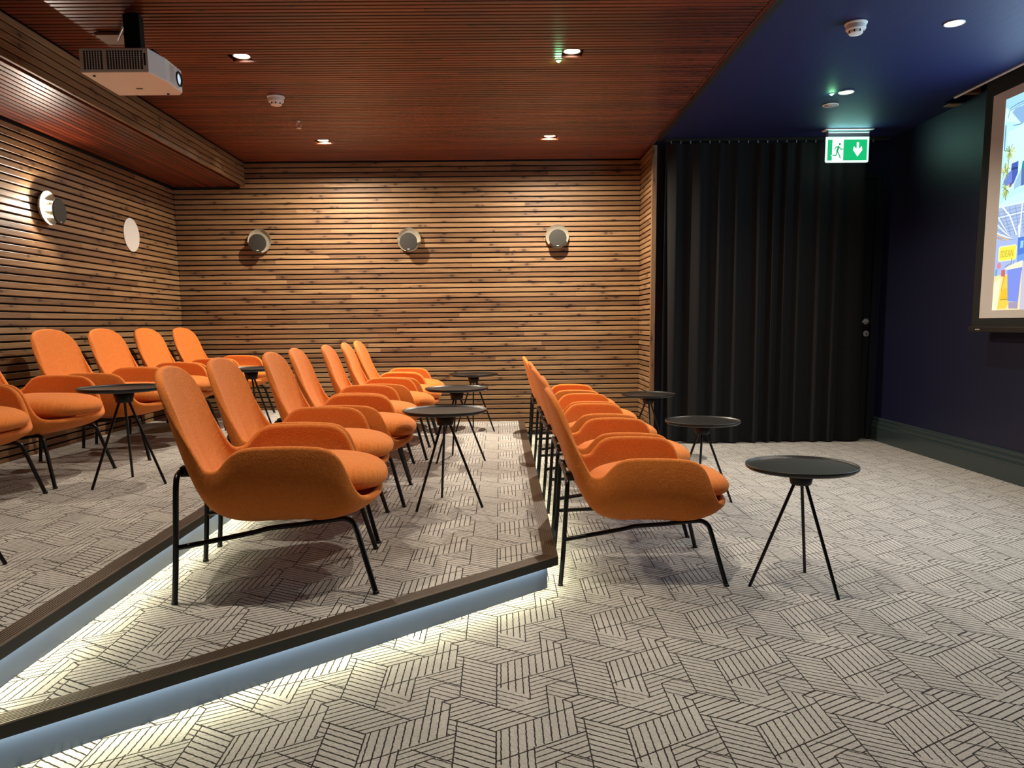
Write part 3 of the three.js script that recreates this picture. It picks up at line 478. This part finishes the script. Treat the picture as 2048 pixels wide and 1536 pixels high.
// ------------------------------------------------------------------ curtain, door
{
  const t = thing('curtain', 'floor length black pleated curtain on a ceiling track', 'curtain', [0, 0, 0]);
  const X0 = 1.435, X1 = 3.215, n = 260, zs = -6.855, rows = [];
  const wave = (x, y) => { const k = x * 41 + 1.7 * Math.sin(x * 5.1) + .9 * Math.sin(x * 12.7 + 1), a = .020 + .014 * (1 - y / 2.6) + .006 * Math.sin(x * 9); return a * Math.sin(k) + .006 * Math.sin(2.1 * k + 1.3 + y * .6) + .010 * Math.sin(x * 7 + y * .8); };
  for (const s of [1, -1]) { const face = []; for (let j = 0; j <= 24; j++) { const y = 2.575 - j / 24 * 2.565, row = []; for (let i = 0; i <= n; i++) { const x = mix(X0 - .02 * (j / 24), X1 - .085 * (1 - j / 24), i / n), p = V(x, y, zs + wave(x, y) + s * .003); p.uv = [x * 1.4, y]; row.push(p); } face.push(row); } rows.push(face); }
  const front = rows[0], back = rows[1].map(r => r.slice()).reverse(); const all = [...front, ...back, front[0]];
  mesh('cloth', grid(all), M.curtain, t);
  const side = (i) => grid([front.map(r => r[i]), rows[1].map(r => r[i])]); mesh('hem', side(0), M.curtain, t); mesh('hem', side(n), M.curtain, t);
  mesh('track', rbox(1.42, 3.34, 2.592, 2.619, zs - .014, zs + .014, .003), M.black, t);
  for (let x = 1.47; x < 3.2; x += .082) mesh('glider', rbox(x - .005, x + .005, 2.572, 2.594, zs + .006, zs + .016, .002), M.greyMetal, t);
}
{
  const d = structure('door_1', 'black flush door half hidden by the curtain');
  mesh('frame', mergeGeometries([box(2.36, 2.405, 0, 2.34, ZB - .05, ZB + .012), box(3.30, 3.345, 0, 2.34, ZB - .05, ZB + .012), box(2.405, 3.30, 2.295, 2.34, ZB - .05, ZB + .012)]), M.frame, d);
  const leaf = mesh('leaf', rbox(2.41, 3.296, .012, 2.292, ZB - .045, ZB - .004, .002), M.door, d);
  mesh('handle', mergeGeometries([lathe([[0, 0], [.026, 0], [.026, .006], [.022, .009], [0, .009]], 32).rotateX(Math.PI / 2).translate(3.262, 1.06, ZB - .004), tube([[3.262, 1.06, ZB + .0], [3.262, 1.06, ZB + .042], [3.258, 1.06, ZB + .052], [3.248, 1.059, ZB + .054], [3.168, 1.056, ZB + .054]], .009, 32)].map(g => g.toNonIndexed())), M.chrome, leaf);
  mesh('lock_rose', lathe([[0, 0], [.026, 0], [.026, .006], [.022, .009], [0, .009]], 32).rotateX(Math.PI / 2).translate(3.268, .952, ZB - .004), M.chrome, leaf);
  mesh('keyhole', rbox(3.264, 3.272, .940, .962, ZB + .004, ZB + .0062, .001), M.black, leaf);
  mesh('threshold', rbox(2.41, 3.296, 0, .010, ZB - .05, ZB + .03, .002), M.greyMetal, d);
}

// ------------------------------------------------------------------ projection screen
{
  const t = thing('projection_screen', 'pull down projection screen showing a bright office interior', 'screen', [3.262, 0, 0]);
  const zl = -5.395, zr = -2.60, top = 2.70;                                              // left and right edge seen from the room
  mesh('fabric', box(0, .004, 1.02, top, zl, zr), M.screenBlack, t);
  const border = mesh('border', box(-.0015, 0, 1.078, 2.520, zl + .083, zr - .083), M.screenWhite, t);
  const Z0 = -5.178, Z1 = -2.80, Y0 = 1.128, Y1 = 2.462;
  const cv = document.createElement('canvas'); cv.width = 2048; cv.height = 1152; const g = cv.getContext('2d'); g.scale(2, 2);
  // two pictures of a bright office, one above the other: pale room with plants and lounge chairs; bar counter under white roof beams
  const poly = (c, ...p) => { g.fillStyle = c; g.beginPath(); g.moveTo(p[0], p[1]); for (let i = 2; i < p.length; i += 2) g.lineTo(p[i], p[i + 1]); g.closePath(); g.fill(); };
  const line = (c, w, ...p) => { g.strokeStyle = c; g.lineWidth = w; g.beginPath(); g.moveTo(p[0], p[1]); for (let i = 2; i < p.length; i += 2) g.lineTo(p[i], p[i + 1]); g.stroke(); };
  g.lineCap = 'round';
  g.fillStyle = '#bdeef2'; g.fillRect(0, 0, 1024, 290); poly('#d2fbf6', 20, 90, 300, 60, 300, 250, 20, 250); poly('#a6dff0', 0, 0, 1024, 0, 1024, 18, 0, 30);
  poly('#d6fbf4', 3, 58, 72, 80, 31, 42, 1, 21); poly('#8db8e2', 31, 42, 72, 80, 84, 74, 84, 34, 44, 34); line('#5f86b4', 2, 40, 78, 72, 81, 84, 76); line('#6b93c0', 2.4, 14, 52, 17, 42, 23, 28, 50, 24, 120, 22); line('#8fb6d8', 3, 26, 34, 60, 30, 160, 28); line('#6b8fbe', 4.5, 7, 71, 7, 136);
  poly('#9fc8e4', 60, 250, 60, 236, 120, 150, 120, 240); poly('#4a62b8', 44, 179, 71, 177, 72, 208, 58, 232, 46, 238, 38, 232); poly('#6f88dc', 9, 230, 22, 205, 46, 196, 50, 226, 40, 238); poly('#2f3f86', 44, 190, 70, 192, 71, 197, 44, 196); poly('#7a5a78', 40, 232, 52, 228, 48, 240, 38, 242); poly('#5a78b0', 86, 200, 104, 196, 106, 244, 88, 246); poly('#2f8fa0', 88, 182, 108, 178, 108, 200, 86, 202);
  const leaf = (x, y, r) => { for (let i = 0; i < 30; i++) { const a = rr(0, 6.28), l = rr(.45, 1) * r; g.strokeStyle = ['#a9b648', '#d2d678', '#7f9a4c', '#e6e8a0', '#5f8060'][i % 5]; g.lineWidth = rr(.9, 2.6); g.beginPath(); g.moveTo(x, y); g.quadraticCurveTo(x + Math.cos(a) * l * .5, y + Math.sin(a) * l * .5 - 5, x + Math.cos(a) * l, y + Math.sin(a) * l); g.stroke(); } };
  line('#7d8a54', 3, 27, 276, 24, 220, 31, 150); leaf(32, 148, 26); leaf(18, 196, 24); leaf(26, 246, 25); leaf(640, 180, 60); leaf(820, 190, 70);
  poly('#cdeef0', 0, 279, 102, 259, 1024, 250, 1024, 290, 0, 290);
  g.fillStyle = '#a9bfe4'; g.fillRect(0, 290, 1024, 286);                                       // lower picture
  for (let i = 0; i < 7; i++) { line('#6d84b4', 1.6, 20 + i * 26, 296, 60 + i * 18, 372); line('#7f93c4', 1.4, 0, 304 + i * 10, 200, 300 + i * 9); }
  for (let i = 0; i < 7; i++) line(i % 2 ? '#f4faff' : '#8fa6d2', 3.4, 0, 306 + i * 11, 64 + i * 3, 387); line('#e9b27a', 3, 4, 366, 40, 380, 63, 388); line('#d99a62', 2, 0, 374, 50, 388);
  line('#eef8ff', 5, 18, 292, 52, 320, 84, 372); line('#eef8ff', 5, 100, 290, 97, 376); line('#f4fbff', 6, 92, 350, 98, 386); line('#dff2ff', 5, 0, 289, 110, 290, 1024, 292); line('#e6f4ff', 3, 0, 318, 300, 312); for (let i = 0; i < 9; i++) line('#eef6ff', 5, 160 + i * 100, 294, 190 + i * 90, 384);
  poly('#a9bdf0', 0, 384, 90, 386, 98, 456, 98, 478, 0, 478); poly('#4f7fd8', 92, 382, 1024, 376, 1024, 470, 97, 470); poly('#9fd0ff', 104, 392, 116, 392, 116, 410, 104, 412); poly('#6fa0ea', 96, 430, 124, 426, 124, 447, 97, 448);
  g.fillStyle = '#fbf7c0'; g.beginPath(); g.roundRect(13, 399, 77, 42, 8); g.fill(); g.fillStyle = '#f6ec52'; g.beginPath(); g.roundRect(16, 402, 71, 36, 6); g.fill(); g.fillStyle = '#cdb43e'; g.font = 'bold 26px sans-serif'; g.textBaseline = 'middle'; g.save(); g.translate(21, 421); g.scale(.72, 1); g.fillText('IDEAN', 0, 0); g.restore();
  poly('#f3e3a8', 0, 479, 1024, 466, 1024, 576, 0, 576); poly('#f8edc8', 0, 500, 30, 486, 22, 576, 0, 576); poly('#f2cf4e', 40, 482, 60, 480, 70, 560, 60, 572, 24, 572); poly('#f0c22c', 37, 520, 63, 515, 66, 546, 34, 546); line('#8a6a2a', 1.4, 34, 547, 66, 546); line('#8a6a2a', 1.2, 36, 522, 46, 484);
  poly('#fbf6d0', 42, 462, 79, 451, 119, 444, 121, 464, 59, 466); line('#6b6248', 1.8, 46, 458, 62, 450); line('#7a7d8a', 3, 70, 452, 72, 436); line('#8f95a0', 3, 80, 450, 82, 440); poly('#7f93ea', 57, 466, 117, 462, 111, 555, 67, 552); poly('#a59ab8', 71, 554, 111, 555, 111, 573, 73, 572); poly('#c9c3d8', 118, 452, 124, 444, 300, 440, 300, 576, 120, 576); poly('#cf6a62', 31, 464, 47, 465, 48, 484, 31, 482);
  g.fillStyle = '#d98a96'; g.beginPath(); g.arc(19, 452, 9, 0, 7); g.fill(); poly('#6fa6d8', 4, 462, 14, 460, 12, 480, 4, 481); poly('#5a74d8', 330, 470, 640, 462, 640, 560, 330, 566); poly('#d66a4a', 700, 450, 780, 446, 784, 560, 700, 564);
  const tex = new THREE.CanvasTexture(cv); tex.colorSpace = THREE.SRGBColorSpace;
  const im = new THREE.MeshStandardMaterial({ color: 0x202020, map: tex, emissive: 0xffffff, emissiveMap: tex, emissiveIntensity: 1.15, roughness: .95 });
  const pg = new THREE.PlaneGeometry(Z1 - Z0, Y1 - Y0); pg.rotateY(-Math.PI / 2); pg.translate(-.0022, (Y0 + Y1) / 2, (Z0 + Z1) / 2);
  mesh('projected_image', pg, im, border);
  t.add(rectLight(new THREE.Color(.55, .78, 1.0), LIGHT.screen, Z1 - Z0, Y1 - Y0, [-.02, (Y0 + Y1) / 2, (Z0 + Z1) / 2], [0, 0, 1], [-1, 0, 0]));
  const bar = mesh('bottom_bar', rbox(-.018, .022, .985, 1.022, zl - .012, zr + .012, .006), M.bar, t);
  mesh('bar_label', box(-.0195, -.0175, .999, 1.006, -5.32, -5.27), std(0xbdb6aa, .4, .5), bar);
}

renderer.render(scene, camera);
